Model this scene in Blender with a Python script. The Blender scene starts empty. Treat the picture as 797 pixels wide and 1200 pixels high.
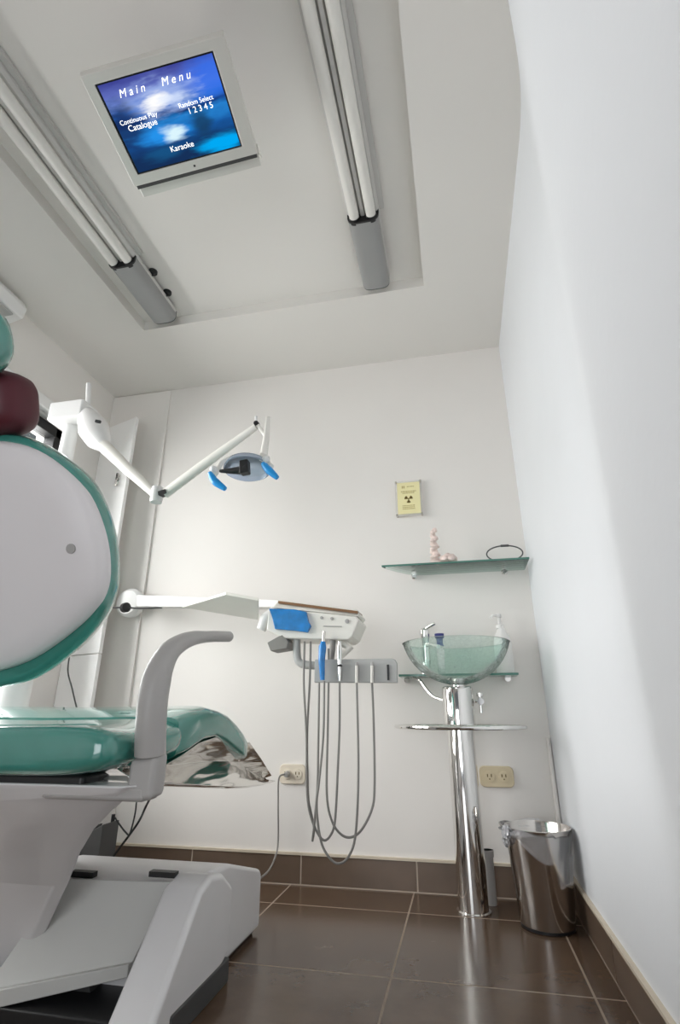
import bpy, bmesh, math, random
from mathutils import Vector, Matrix
random.seed(7)
C = bpy.context.scene.collection
PI = math.pi

# ------------------------------------------------------------------ camera
FPX = 618.0; CX, CY = 398.5, 600.0; CAMZ = 0.6
pitch = math.atan((838 - CY) / FPX)
yaw = math.atan((542 - CX) / math.hypot(FPX, 838 - CY))
fwd = Vector((-math.sin(yaw) * math.cos(pitch), math.cos(yaw) * math.cos(pitch), math.sin(pitch)))
rgt = Vector((math.cos(yaw), math.sin(yaw), 0)); upv = rgt.cross(fwd)
cam_d = bpy.data.cameras.new('camera'); cam = bpy.data.objects.new('camera', cam_d); C.objects.link(cam)
cam_d.sensor_fit = 'VERTICAL'; cam_d.sensor_height = 36; cam_d.sensor_width = 36
cam_d.lens = FPX / 1200 * 36; cam_d.clip_start = 0.02
cam.matrix_world = Matrix((
    (rgt.x, upv.x, -fwd.x, 0), (rgt.y, upv.y, -fwd.y, 0), (rgt.z, upv.z, -fwd.z, CAMZ), (0, 0, 0, 1)))
bpy.context.scene.camera = cam

def ray(px, py): return rgt * ((px - CX) / FPX) - upv * ((py - CY) / FPX) + fwd
def PY(px, py, Y): d = ray(px, py); return Vector((0, 0, CAMZ)) + d * (Y / d.y)      # measured point at room depth Y
def PX(px, py, X): d = ray(px, py); return Vector((0, 0, CAMZ)) + d * (X / d.x)
def PZ(px, py, Z): d = ray(px, py); return Vector((0, 0, CAMZ)) + d * ((Z - CAMZ) / d.z)

# ------------------------------------------------------------------ materials
def _nodes(name):
    m = bpy.data.materials.new(name); m.use_nodes = True
    nt = m.node_tree; return m, nt, nt.nodes['Principled BSDF']
def mat(name, col, rough=.5, metal=0, var=.03, scale=8, bump=0, coat=0, spec=None, trans=0, ior=1.45, sheen=0):
    m, nt, b = _nodes(name)
    tc = nt.nodes.new('ShaderNodeTexCoord'); n = nt.nodes.new('ShaderNodeTexNoise')
    n.inputs['Scale'].default_value = scale; n.inputs['Detail'].default_value = 4
    nt.links.new(tc.outputs['Object'], n.inputs['Vector'])
    r = nt.nodes.new('ShaderNodeValToRGB')
    r.color_ramp.elements[0].position = .3; r.color_ramp.elements[1].position = .7
    r.color_ramp.elements[0].color = (*[max(0, c * (1 - var)) for c in col], 1)
    r.color_ramp.elements[1].color = (*[min(1, c * (1 + var)) for c in col], 1)
    nt.links.new(n.outputs['Fac'], r.inputs['Fac']); nt.links.new(r.outputs['Color'], b.inputs['Base Color'])
    b.inputs['Roughness'].default_value = rough; b.inputs['Metallic'].default_value = metal
    b.inputs['Coat Weight'].default_value = coat
    b.inputs['IOR'].default_value = ior
    if trans: b.inputs['Transmission Weight'].default_value = trans
    if spec is not None: b.inputs['Specular IOR Level'].default_value = spec
    if bump:
        n2 = nt.nodes.new('ShaderNodeTexNoise'); n2.inputs['Scale'].default_value = scale * 20
        nt.links.new(tc.outputs['Object'], n2.inputs['Vector'])
        bp = nt.nodes.new('ShaderNodeBump'); bp.inputs['Strength'].default_value = bump; bp.inputs['Distance'].default_value = .002
        nt.links.new(n2.outputs['Fac'], bp.inputs['Height']); nt.links.new(bp.outputs['Normal'], b.inputs['Normal'])
    return m

M = {}
M['wall'] = mat('wall_paint', (.80, .768, .735), .62, var=.012, scale=3, bump=.12)
M['wallcool'] = mat('wall_paint_daylit', (.755, .77, .795), .6, var=.012, scale=3, bump=.12)  # right wall: bluish cast of the daylight put into the paint colour
M['ceil'] = mat('ceiling_paint', (.75, .725, .69), .75, var=.015, scale=2, bump=.1)
M['white'] = mat('white_plastic', (.80, .79, .78), .32, var=.015)
M['panelw'] = mat('panel_lacquer', (.90, .89, .88), .35, var=.01)
M['shell'] = mat('back_shell_plastic', (.76, .73, .74), .42, var=.01)
M['basew'] = mat('base_enamel', (.74, .73, .735), .4, var=.015, coat=.2)
M['panelg'] = mat('base_cover_grey', (.52, .52, .50), .45, var=.02)
M['offwhite'] = mat('cream_plastic', (.80, .775, .72), .38, var=.02)
M['teal'] = mat('teal_leatherette', (.048, .25, .207), .2, var=.08, scale=12, bump=.06, coat=1.0, spec=.8)
M['maroon'] = mat('maroon_leatherette', (.080, .010, .018), .5, var=.1, scale=12, bump=.1)
M['greyp'] = mat('grey_arm_plastic', (.40, .385, .375), .4, var=.02)
M['greybar'] = mat('grey_holder_plastic', (.44, .44, .43), .45, var=.02)
M['black'] = mat('black_plastic', (.012, .012, .013), .4, var=.2)
M['darkgrey'] = mat('dark_grey_rubber', (.07, .07, .07), .6, var=.1)
M['chrome'] = mat('chrome', (.80, .79, .77), .07, metal=1, var=.01)
M['streak'] = mat('streaky_polished_steel', (.78, .76, .73), .10, metal=1, var=.02)
_nt = M['streak'].node_tree; _b = _nt.nodes['Principled BSDF']
_tc = _nt.nodes.new('ShaderNodeTexCoord'); _mp = _nt.nodes.new('ShaderNodeMapping'); _mp.inputs['Scale'].default_value = (8, 5, 45); _mp.inputs['Rotation'].default_value = (.12, 0, 0)
_n = _nt.nodes.new('ShaderNodeTexNoise'); _n.inputs['Scale'].default_value = 1; _n.inputs['Detail'].default_value = 1
_bp = _nt.nodes.new('ShaderNodeBump'); _bp.inputs['Strength'].default_value = .5; _bp.inputs['Distance'].default_value = .01
_nt.links.new(_tc.outputs['Object'], _mp.inputs[0]); _nt.links.new(_mp.outputs[0], _n.inputs[0]); _nt.links.new(_n.outputs['Fac'], _bp.inputs['Height']); _nt.links.new(_bp.outputs['Normal'], _b.inputs['Normal'])
M['steel'] = mat('polished_steel', (.66, .63, .60), .16, metal=1, var=.03, scale=3)
M['alu'] = mat('silver_plastic', (.70, .68, .64), .35, metal=.2, var=.02)
M['capgrey'] = mat('fixture_grey', (.30, .30, .295), .45, metal=0, var=.02)
M['housing'] = mat('fixture_housing_paint', (.55, .54, .52), .5, var=.01)
M['tube'] = mat('fluorescent_tube_glass', (.76, .74, .70), .3, var=.01)
M['hose'] = mat('grey_hose', (.24, .23, .215), .5, var=.05)
M['beige'] = mat('socket_beige', (.66, .56, .38), .4, var=.03)
M['beigelight'] = mat('socket_cream', (.76, .68, .56), .4, var=.03)
M['bluefilm'] = mat('blue_barrier_film', (.012, .20, .55), .25, var=.22, scale=30, bump=.4, coat=.4)
M['bluegrip'] = mat('blue_grip', (.015, .30, .72), .3, var=.1)
M['yellowp'] = mat('yellow_paper', (.86, .79, .45), .6, var=.03)
M['ink'] = mat('ochre_ink', (.48, .40, .16), .6)
M['darkink'] = mat('dark_ink', (.12, .08, .01), .6)
M['pink'] = mat('pink_coral', (.82, .68, .63), .6, var=.15, scale=40, bump=.5)
M['soap'] = mat('soap_white', (.82, .80, .78), .35, var=.01)
M['brownw'] = mat('brown_trim', (.22, .11, .05), .4, var=.2)
M['trimb'] = mat('beige_trim', (.62, .54, .43), .45, var=.04)
M['darkblue'] = mat('dark_blue_cap', (.02, .025, .20), .3)
M['panshade'] = mat('dark_inner_metal', (.10, .095, .09), .25, metal=.8)

def glass(name, tint, fres=.12, rough=.03, bumpscale=0, alpha=.25, body=(.6, .8, .72)):
    # clear sheet: mostly see-through with tint, a share of body colour and a mirror sheen; light passes
    m = bpy.data.materials.new(name); m.use_nodes = True; nt = m.node_tree; nt.nodes.clear()
    out = nt.nodes.new('ShaderNodeOutputMaterial')
    tr = nt.nodes.new('ShaderNodeBsdfTransparent'); tr.inputs['Color'].default_value = (*tint, 1)
    gl = nt.nodes.new('ShaderNodeBsdfGlossy'); gl.inputs['Roughness'].default_value = rough
    df = nt.nodes.new('ShaderNodeBsdfDiffuse'); df.inputs['Color'].default_value = (*body, 1)
    lw = nt.nodes.new('ShaderNodeLayerWeight'); lw.inputs['Blend'].default_value = fres
    m1 = nt.nodes.new('ShaderNodeMixShader'); m1.inputs[0].default_value = alpha
    m2 = nt.nodes.new('ShaderNodeMixShader')
    nt.links.new(tr.outputs[0], m1.inputs[1]); nt.links.new(df.outputs[0], m1.inputs[2])
    nt.links.new(lw.outputs['Fresnel'], m2.inputs[0]); nt.links.new(m1.outputs[0], m2.inputs[1]); nt.links.new(gl.outputs[0], m2.inputs[2])
    nt.links.new(m2.outputs[0], out.inputs['Surface'])
    if bumpscale:
        tc = nt.nodes.new('ShaderNodeTexCoord'); v = nt.nodes.new('ShaderNodeTexVoronoi'); v.feature = 'DISTANCE_TO_EDGE'
        v.inputs['Scale'].default_value = bumpscale; nt.links.new(tc.outputs['Object'], v.inputs['Vector'])
        r = nt.nodes.new('ShaderNodeMapRange'); r.inputs[1].default_value = 0; r.inputs[2].default_value = .1
        r.inputs[3].default_value = min(1, alpha * 2.0); r.inputs[4].default_value = alpha
        nt.links.new(v.outputs['Distance'], r.inputs[0]); nt.links.new(r.outputs[0], m1.inputs[0])
        bp = nt.nodes.new('ShaderNodeBump'); bp.inputs['Strength'].default_value = .5; bp.inputs['Distance'].default_value = .004
        nt.links.new(v.outputs['Distance'], bp.inputs['Height']); nt.links.new(bp.outputs['Normal'], gl.inputs['Normal'])
    return m
M['clear'] = glass('clear_pane', (.97, .98, .98), alpha=.02)
M['bowl'] = glass('sea_green_crackle_glass', (.945, .985, .97), .07, .05, 60, .085, (.62, .84, .76))
M['shelf'] = glass('green_glass', (.93, .98, .965), .12, .03, 0, .16, (.62, .82, .76))
M['shelfedge'] = mat('green_glass_edge', (.09, .22, .18), .15, var=.1)
M['acryl'] = glass('clear_acrylic', (.985, .985, .985), .02, .2, 0, .15, (.85, .84, .83))
M['liner'] = glass('thin_bin_liner', (.97, .97, .98), .2, .2, 0, .2, (.88, .88, .9))
M['linerfold'] = glass('crumpled_liner', (.95, .95, .97), .35, .12, 0, .45, (.85, .85, .88))
M['lens'] = glass('lamp_reflector_glass', (.88, .93, 1), .25, .08, 0, .4, (.66, .76, .92))

def tile_mat():
    m, nt, b = _nodes('brown_floor_tiles'); L = nt.links
    tc = nt.nodes.new('ShaderNodeTexCoord'); sep = nt.nodes.new('ShaderNodeSeparateXYZ'); L.new(tc.outputs['Object'], sep.inputs[0])
    def line(sock, off, size, half):
        a = nt.nodes.new('ShaderNodeMath'); a.operation = 'SUBTRACT'; L.new(sock, a.inputs[0]); a.inputs[1].default_value = off - 20 * size
        w = nt.nodes.new('ShaderNodeMath'); w.operation = 'MODULO'; L.new(a.outputs[0], w.inputs[0]); w.inputs[1].default_value = size
        p = nt.nodes.new('ShaderNodeMath'); p.operation = 'PINGPONG'; L.new(w.outputs[0], p.inputs[0]); p.inputs[1].default_value = size / 2
        lt = nt.nodes.new('ShaderNodeMath'); lt.operation = 'LESS_THAN'; L.new(p.outputs[0], lt.inputs[0]); lt.inputs[1].default_value = half
        return lt.outputs[0]
    l1 = line(sep.outputs['X'], .246, .4655, .0028); l2 = line(sep.outputs['Y'], 2.068, .4645, .0028)
    mx = nt.nodes.new('ShaderNodeMath'); mx.operation = 'MAXIMUM'; L.new(l1, mx.inputs[0]); L.new(l2, mx.inputs[1])
    n = nt.nodes.new('ShaderNodeTexNoise'); n.inputs['Scale'].default_value = 5; n.inputs['Detail'].default_value = 7; n.inputs['Roughness'].default_value = .65
    L.new(tc.outputs['Object'], n.inputs['Vector'])
    r = nt.nodes.new('ShaderNodeValToRGB'); r.color_ramp.elements[0].position = .3; r.color_ramp.elements[1].position = .72
    r.color_ramp.elements[0].color = (.080, .048, .031, 1); r.color_ramp.elements[1].color = (.122, .078, .050, 1)
    L.new(n.outputs['Fac'], r.inputs['Fac'])
    mix = nt.nodes.new('ShaderNodeMixRGB'); L.new(mx.outputs[0], mix.inputs[0]); L.new(r.outputs['Color'], mix.inputs[1]); mix.inputs[2].default_value = (.30, .235, .18, 1)
    L.new(mix.outputs[0], b.inputs['Base Color'])
    rr = nt.nodes.new('ShaderNodeMapRange'); L.new(mx.outputs[0], rr.inputs[0]); rr.inputs[3].default_value = .2; rr.inputs[4].default_value = .7
    L.new(rr.outputs[0], b.inputs['Roughness'])
    bp = nt.nodes.new('ShaderNodeBump'); bp.inputs['Strength'].default_value = .12; bp.inputs['Distance'].default_value = .003
    L.new(n.outputs['Fac'], bp.inputs['Height']); L.new(bp.outputs['Normal'], b.inputs['Normal'])
    return m
M['floor'] = tile_mat()
M['basetile'] = mat('baseboard_tile', (.135, .094, .068), .3, var=.15, scale=6)
M['grout'] = mat('grout', (.55, .46, .38), .8)

# ------------------------------------------------------------------ mesh helpers
def build(name, bm, m, parent=None, smooth=True, bevel=0, seg=2, angle=35, solid=0, sub=0):
    bmesh.ops.recalc_face_normals(bm, faces=bm.faces)
    for f in bm.faces: f.smooth = smooth
    if smooth:
        for e in bm.edges:
            if len(e.link_faces) == 2 and e.calc_face_angle(0) > math.radians(angle): e.smooth = False
    me = bpy.data.meshes.new(name); bm.to_mesh(me); bm.free()
    for x in (m if isinstance(m, (list, tuple)) else [m]): me.materials.append(x)
    o = bpy.data.objects.new(name, me); C.objects.link(o)
    if solid:
        s = o.modifiers.new('solid', 'SOLIDIFY'); s.thickness = solid; s.offset = 0
    if bevel:
        b = o.modifiers.new('bevel', 'BEVEL'); b.width = bevel; b.segments = seg; b.limit_method = 'ANGLE'; b.harden_normals = True
    if sub:
        s = o.modifiers.new('sub', 'SUBSURF'); s.levels = sub; s.render_levels = sub
    if parent:
        o.parent = parent
        o.matrix_parent_inverse = parent_mats.get(parent.name, Matrix()).inverted()
    return o
parent_mats = {}
def thing(name, label, cat, loc=(0, 0, 0), group=None):
    o = bpy.data.objects.new(name, None); C.objects.link(o); o.location = loc
    o.empty_display_size = .05
    o['label'] = label; o['category'] = cat
    if group: o['group'] = group
    parent_mats[o.name] = Matrix.Translation(loc)
    return o
def tag(o, label, cat, group=None):
    o['label'] = label; o['category'] = cat
    if group: o['group'] = group
    return o
def struct(name, bm, m, **k):
    o = build(name, bm, m, **k); o['kind'] = 'structure'; return o
def B(): return bmesh.new()
def box(bm, x0, x1, y0, y1, z0, z1, mi=0):
    v = [bm.verts.new((x, y, z)) for x in (x0, x1) for y in (y0, y1) for z in (z0, z1)]
    for q in ((0, 1, 3, 2), (4, 6, 7, 5), (0, 4, 5, 1), (2, 3, 7, 6), (0, 2, 6, 4), (1, 5, 7, 3)):
        f = bm.faces.new([v[i] for i in q]); f.material_index = mi
    return bm
def obox(bm, c, ax, ay, az, hx, hy, hz, mi=0):
    c = Vector(c); ax, ay, az = (Vector(a).normalized() for a in (ax, ay, az))
    v = [bm.verts.new(c + ax * hx * i + ay * hy * j + az * hz * k) for i in (-1, 1) for j in (-1, 1) for k in (-1, 1)]
    for q in ((0, 1, 3, 2), (4, 6, 7, 5), (0, 4, 5, 1), (2, 3, 7, 6), (0, 2, 6, 4), (1, 5, 7, 3)):
        f = bm.faces.new([v[i] for i in q]); f.material_index = mi
    return bm
def ringverts(bm, pts): return [bm.verts.new(p) for p in pts]
def bridge(bm, a, b, mi=0, closed=True):
    n = len(a)
    for i in range(n if closed else n - 1):
        f = bm.faces.new((a[i], a[(i + 1) % n], b[(i + 1) % n], b[i])); f.material_index = mi
def loft(bm, rings, cap=True, mi=0):
    rs = [ringverts(bm, r) for r in rings]
    for a, b in zip(rs, rs[1:]): bridge(bm, a, b, mi)
    if cap:
        for r in (rs[0], rs[-1]):
            f = bm.faces.new(r); f.material_index = mi
    return bm
def spline(pts, n=8):
    pts = [Vector(p) for p in pts]; out = []
    P = [pts[0] * 2 - pts[1]] + pts + [pts[-1] * 2 - pts[-2]]
    for i in range(1, len(P) - 2):
        for k in range(n):
            t = k / n; a, b, c, d = P[i - 1:i + 3]
            out.append(.5 * ((2 * b) + (c - a) * t + (2 * a - 5 * b + 4 * c - d) * t * t + (3 * b - a - 3 * c + d) * t ** 3))
    out.append(pts[-1]); return out
def tube(bm, pts, r, seg=12, flat=None, mi=0, up=(0, 0, 1)):
    # r: number or list; flat=(a,b) scales the two cross axes
    pts = [Vector(p) for p in pts]; rings = []; prev = None
    for i, p in enumerate(pts):
        t = (pts[min(i + 1, len(pts) - 1)] - pts[max(i - 1, 0)]).normalized()
        if prev is None:
            a = Vector(up).cross(t)
            if a.length < .05: a = Vector((1, 0, 0)).cross(t)
            a.normalize()
        else:
            a = (prev - t * prev.dot(t)).normalized()
        prev = a; b = t.cross(a)
        rr = r[i] if isinstance(r, (list, tuple)) else r
        fa, fb = flat or (1, 1)
        rings.append([p + a * math.cos(k * 2 * PI / seg) * rr * fa + b * math.sin(k * 2 * PI / seg) * rr * fb for k in range(seg)])
    return loft(bm, rings, mi=mi)
def lathe(bm, prof, c=(0, 0, 0), seg=40, axis=None, cap=True, mi=0):
    # prof [(r,h)], axis default z
    c = Vector(c); az = Vector(axis or (0, 0, 1)).normalized()
    ax = az.orthogonal().normalized(); ay = az.cross(ax)
    rings = [[c + az * h + (ax * math.cos(k * 2 * PI / seg) + ay * math.sin(k * 2 * PI / seg)) * max(r, 1e-5) for k in range(seg)] for r, h in prof]
    return loft(bm, rings, cap=cap, mi=mi)
def torus(bm, c, R_, r, axis=(0, 0, 1), seg=48, s2=10, a0=0, a1=2 * PI, sy=1):
    c = Vector(c); az = Vector(axis).normalized(); ax = Vector((1, 0, 0)) if abs(az.x) < .9 else Vector((0, 1, 0))
    ay = az.cross(ax).normalized(); full = abs(a1 - a0 - 2 * PI) < 1e-4
    pts = [c + ax * R_ * math.cos(a0 + (a1 - a0) * k / seg) + ay * R_ * sy * math.sin(a0 + (a1 - a0) * k / seg) for k in range(seg + (0 if full else 1))]
    if not full: return tube(bm, pts, r, s2)
    rings = []
    for i, p in enumerate(pts):
        d = (p - c).normalized()
        rings.append(ringverts(bm, [p + d * r * math.cos(q * 2 * PI / s2) + az * r * math.sin(q * 2 * PI / s2) for q in range(s2)]))
    for a, b in zip(rings, rings[1:] + rings[:1]): bridge(bm, a, b)
    return bm
def prism(bm, poly, ext, mi=0):
    # poly: list of 3-D points, ext: extrusion vector
    a = ringverts(bm, poly); b = ringverts(bm, [Vector(p) + Vector(ext) for p in poly])
    bridge(bm, a, b, mi); f = bm.faces.new(a); f.material_index = mi; f = bm.faces.new(b); f.material_index = mi
    return bm
def text_mesh(name, s, size, m, origin, ax, ay, parent, align='CENTER', italic=0, depth=.0006, spacing=1):
    cu = bpy.data.curves.new(name, 'FONT'); cu.body = s; cu.size = size; cu.align_x = align; cu.shear = italic; cu.space_character = spacing
    cu.extrude = depth
    o = bpy.data.objects.new(name + '_src', cu); C.objects.link(o)
    dg = bpy.context.evaluated_depsgraph_get(); me = bpy.data.meshes.new_from_object(o.evaluated_get(dg))
    bpy.data.objects.remove(o); me.materials.clear(); me.materials.append(m)
    ax = Vector(ax).normalized(); ay = Vector(ay).normalized(); az = ax.cross(ay)
    mt = Matrix(((ax.x, ay.x, az.x, origin[0]), (ax.y, ay.y, az.y, origin[1]), (ax.z, ay.z, az.z, origin[2]), (0, 0, 0, 1)))
    me.transform(mt); r = bpy.data.objects.new(name, me); C.objects.link(r)
    r.parent = parent; r.matrix_parent_inverse = parent_mats.get(parent.name, Matrix()).inverted()
    return r

# ------------------------------------------------------------------ room shell
XL, XR, YB, YN, ZC = -1.83, .318, 2.284, -1.6, 2.32
struct('floor', box(B(), XL - .15, XR + .5, YN, YB + .1, -.1, 0), M['floor'], smooth=False)
bm = B(); box(bm, XL - .15, XR + .5, YB, YB + .12, 0, 2.6); struct('wall_back', bm, M['wall'], smooth=False)
# right wall: straight run, then a stretch turning slightly inwards nearer the camera
kx, ky = XR, 1.10; ex, ey = .182, .60
def bend(a, k, b, n=8):
    a, k, b = Vector(a), Vector(k), Vector(b)
    return [tuple(a * (1 - t) ** 2 + k * 2 * t * (1 - t) + b * t * t) for t in [i / n for i in range(n + 1)]]
dk = Vector((ex - kx, ey - ky, 0)).normalized()
prof_r = [(XR, YB, 0)] + bend((XR, ky + .14, 0), (kx, ky, 0), Vector((kx, ky, 0)) + dk * .14) + bend(Vector((ex, ey, 0)) - dk * .14, (ex, ey, 0), (ex, ey - .14, 0)) + [(ex, YN, 0), (XR + .5, YN, 0), (XR + .5, YB, 0)]
bm = B(); prism(bm, prof_r, (0, 0, 2.6))
struct('wall_right', bm, M['wallcool'])
# left wall with window opening
WY0, WY1, WZ0, WZ1 = .70, 1.955, .55, 1.905
bm = B()
box(bm, XL - .15, XL, YN, WY0, 0, 2.6); box(bm, XL - .15, XL, WY1, YB, 0, 2.6)
box(bm, XL - .15, XL, WY0, WY1, 0, WZ0); box(bm, XL - .15, XL, WY0, WY1, WZ1, 2.6)
struct('wall_left', bm, M['wall'], smooth=False)
# ceiling with a shallow recess over the chair
bm = B(); RX0, RX1, RY = -1.352, -.022, 1.80
box(bm, XL - .15, XR + .5, RY, YB + .1, ZC, ZC + .3)
box(bm, XL - .15, RX0, YN, RY, ZC, ZC + .3); box(bm, RX1, XR + .5, YN, RY, ZC, ZC + .3)
box(bm, RX0, RX1, YN, RY, ZC + .05, ZC + .3)
struct('ceiling', bm, M['ceil'], smooth=False)
# wall behind the camera: solid above and to the sides of a wide unseen opening, added to let in fill light
bm = B(); box(bm, XL, XR + .5, YN - .1, YN, 2.05, 2.6); box(bm, XL, -1.45, YN - .1, YN, 0, 2.05)
struct('wall_front', bm, M['wall'], smooth=False)
# boxed-out strip in the back left corner
bm = B(); box(bm, XL, -1.468, YB - .012, YB, 0, 2.31); struct('trim_1', bm, M['wall'], bevel=.003)
# slim white conduit in the back right corner
bm = B(); tube(bm, [(XR - .010, YB - .010, .1), (XR - .010, YB - .010, .52)], .008); struct('trim_2', bm, M['wall'])

def baseboard(name, p0, p1, nrm, joints):
    p0, p1, nrm = Vector(p0), Vector(p1), Vector(nrm); d = (p1 - p0).normalized()
    bm = B()
    def seg(a, b, z0, z1, th, mi):
        q = [p0 + d * a, p0 + d * b, p0 + d * b + nrm * th, p0 + d * a + nrm * th]
        prism(bm, [Vector((v.x, v.y, z0)) for v in q], (0, 0, z1 - z0), mi)
    L = (p1 - p0).length; js = [0] + joints + [L]
    seg(0, L, 0, .102, .006, 1)
    for a, b in zip(js, js[1:]): seg(a + .0028, b - .0028, .005, .098, .0075, 0)
    seg(0, L, .0985, .107, .0115, 2)
    struct(name, bm, [M['basetile'], M['grout'], M['trimb']], smooth=False)
baseboard('baseboard_back', (-1.468, YB, 0), (XR, YB, 0), (0, -1, 0), [.37, .822, 1.262, 1.5])
baseboard('baseboard_right', (XR, YB - .0115, 0), (XR, 1.10, 0), (-1, 0, 0), [.16, .60, 1.06])
baseboard('baseboard_right', (XR, 1.10, 0), (ex, ey, 0), (-.965, .262, 0), [.40])

# window in the left wall
wf = B(); t = .05
for (a, b, c, d) in ((WY0, WY1, WZ0, WZ0 + t), (WY0, WY1, WZ1 - t, WZ1), (WY0, WY0 + t, WZ0, WZ1), (WY1 - t, WY1, WZ0, WZ1), (1.18, 1.22, WZ0, WZ1)):
    box(wf, XL - .055, XL + .008, a, b, c, d)
o = struct('window_1', wf, M['black'], bevel=.003)
g = build('glass_pane', box(B(), XL - .035, XL - .03, WY0 + t, WY1 - t, WZ0 + t, WZ1 - t), M['clear'], o, smooth=False)
# roller blind cassette above the window
t_ = thing('blind_cassette', 'white roller blind cassette mounted above the black window, beside the maroon neck cushion', 'blind', (XL, 1.0, 1.92))
build('cassette', box(B(), XL + .001, XL + .055, .1, 1.93, 1.925, 1.985), M['white'], t_, bevel=.008)
build('bottom_rail', box(B(), XL + .01, XL + .03, .12, 1.91, 1.905, 1.919), M['greybar'], t_, bevel=.003)

# tall white panel in the left corner
t_ = thing('wall_panel', 'tall bright white panel in the back left corner with a small metal hook', 'panel', (-1.75, YB - .045, 0))
pr_ = PY(160, 488, 2.15); xr = pr_.x
def board(z0, z1):
    bm = B(); prism(bm, [(XL + .002, 2.262, z0), (xr, 2.175, z0), (xr, 2.15, z0), (XL + .002, 2.237, z0)], (0, 0, z1 - z0)); build('board', bm, M['panelw'], t_, bevel=.003)
board(.86, pr_.z); board(.002, .857)
c = PY(137, 562, 2.16); hk = B()
obox(hk, c, (1, 0, 0), (0, 1, 0), (0, 0, 1), .006, .004, .035); tube(hk, [c + Vector((0, 0, 0)), c + Vector((.022, -.02, -.005)), c + Vector((.03, -.022, .012))], .003, 8)
tube(hk, [c + Vector((0, 0, -.03)), c + Vector((.02, -.02, -.035)), c + Vector((.028, -.022, -.02))], .003, 8)
build('hook', hk, M['steel'], t_)

# air conditioner high on the left wall
p = PX(26, 358, XL)
t_ = thing('air_conditioner', 'white wall air conditioner end high on the left wall above the headrest', 'air conditioner', (XL, 1.2, 2.15))
bm = B(); prism(bm, [(XL + .0002, .75, 2.30), (XL + .08, .75, 2.295), (XL + .10, .75, 2.26), (XL + .09, .75, 2.21), (XL + .001, .75, 2.19)], (0, .76, 0))
build('body', bm, M['white'], t_, bevel=.008)
build('louvre', box(B(), XL + .03, XL + .085, .80, 1.46, 2.192, 2.2), M['greybar'], t_)

# ------------------------------------------------------------------ ceiling lights
def fixture(cx, label, canx):
    t = thing('ceiling_light', label, 'ceiling light', (cx, 1.0, 2.40), 'twin tube ceiling lights')
    y0, y1, yc = -.9, 1.745, 1.412
    bm = B()
    prof = [(-.060, 2.352), (.060, 2.352), (.060, 2.340), (.052, 2.328), (.012, 2.328), (.006, 2.316), (-.006, 2.316), (-.012, 2.328), (-.052, 2.328), (-.060, 2.340)]
    prism(bm, [(cx + x, y0, z) for x, z in prof], (0, y1 - .01 - y0, 0)); build('housing', bm, M['housing'], t, smooth=False)
    build('mounting_plate', box(B(), cx - .06, cx + .078, y0, yc + .01, 2.353, 2.367), M['housing'], t, smooth=False)
    for s in (-1, 1):
        bm = B(); tube(bm, [(cx + s * .031, y0, 2.312), (cx + s * .031, yc + .004, 2.312)], .0185, 20); build('tube', bm, M['tube'], t)
        bm = B(); tube(bm, [(cx + s * .031, yc - .012, 2.312), (cx + s * .031, yc + .01, 2.312)], .0205, 20)
        build('tube_socket', bm, M['black'], t)
    pr = [(-.057, 2.352)] + [(-.057 * (1 if math.cos(a) > 0 else -1) * abs(math.cos(a)) ** .55, 2.325 - .034 * math.sin(a) ** .8) for a in [k * PI / 20 for k in range(21)]] + [(.057, 2.352)]
    bm = B(); prism(bm, [(cx + x, yc, z) for x, z in pr], (0, y1 - yc, 0)); cp = build('end_cover', bm, M['capgrey'], t, bevel=.002)
    pr2 = [(x * 1.03, 2.338 + (z - 2.338) * 1.05) for x, z in pr]
    bm = B(); prism(bm, [(cx + x, yc - .006, z) for x, z in pr2], (0, .008, 0)); build('end_collar', bm, M['black'], t)
    bm = B(); prism(bm, [(cx + x * .97, y1 - .001, 2.34 + (z - 2.34) * .97) for x, z in pr], (0, .006, 0)); build('end_cap', bm, M['darkgrey'], t)
    for y in (1.525, 1.645):
        bm = B(); lathe(bm, [(.019, 0), (.019, -.008), (.012, -.012), (.004, -.014)], (canx, y, 2.3695), 24); build('canopy', bm, M['black'], t)
        bm = B(); tube(bm, [(canx, y, 2.36), (canx, y, 2.345)], .003, 8); build('suspension_rod', bm, M['black'], t)
    return t
fixture(-.219, 'grey twin tube ceiling light with grey end cover, right of the television', -.225)
fixture(-1.211, 'grey twin tube ceiling light on the left, with black suspension discs showing', -1.148)

# ------------------------------------------------------------------ television
a_ = Vector((.985, .06, .162)).normalized(); b_ = Vector((-.034, .986, -.161)); b_ = (b_ - a_ * a_.dot(b_)).normalized(); n_ = a_.cross(b_)
TO = Vector((-.847, .711, 2.151)); TW, TH = .39, .2804
def T(u, v, d=0): return TO + a_ * TW * u + b_ * TH * v + n_ * d          # u,v across the face, d towards the ceiling
TVC = T(.5, .5, .2)
tv = thing('television', 'silver flat television tilted down from the ceiling, showing a blue menu screen', 'television', T(.5, .5, .10))
def quad_ring(u0, u1, v0, v1, d): return [T(u0, v0, d), T(u1, v0, d), T(u1, v1, d), T(u0, v1, d)]
bm = B()
loft(bm, [quad_ring(.065, .905, .085, .9, .006), quad_ring(.065, .905, .085, .9, 0), quad_ring(.0, 1, 0, 1, .0), quad_ring(-.005, 1.005, -.005, 1.005, .006), quad_ring(-.005, 1.005, -.005, 1.005, .03)], cap=False)
build('bezel', bm, M['alu'], tv, smooth=False, bevel=.0015)
bm = B(); loft(bm, [quad_ring(0, 1, 0, 1, .028), quad_ring(.0, 1.0, .0, 1.0, .034), quad_ring(.06, .97, .08, .93, .036), quad_ring(.09, .95, .12, .9, .075)])
build('rear_housing', bm, M['darkgrey'], tv, smooth=False, bevel=.003)
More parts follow.
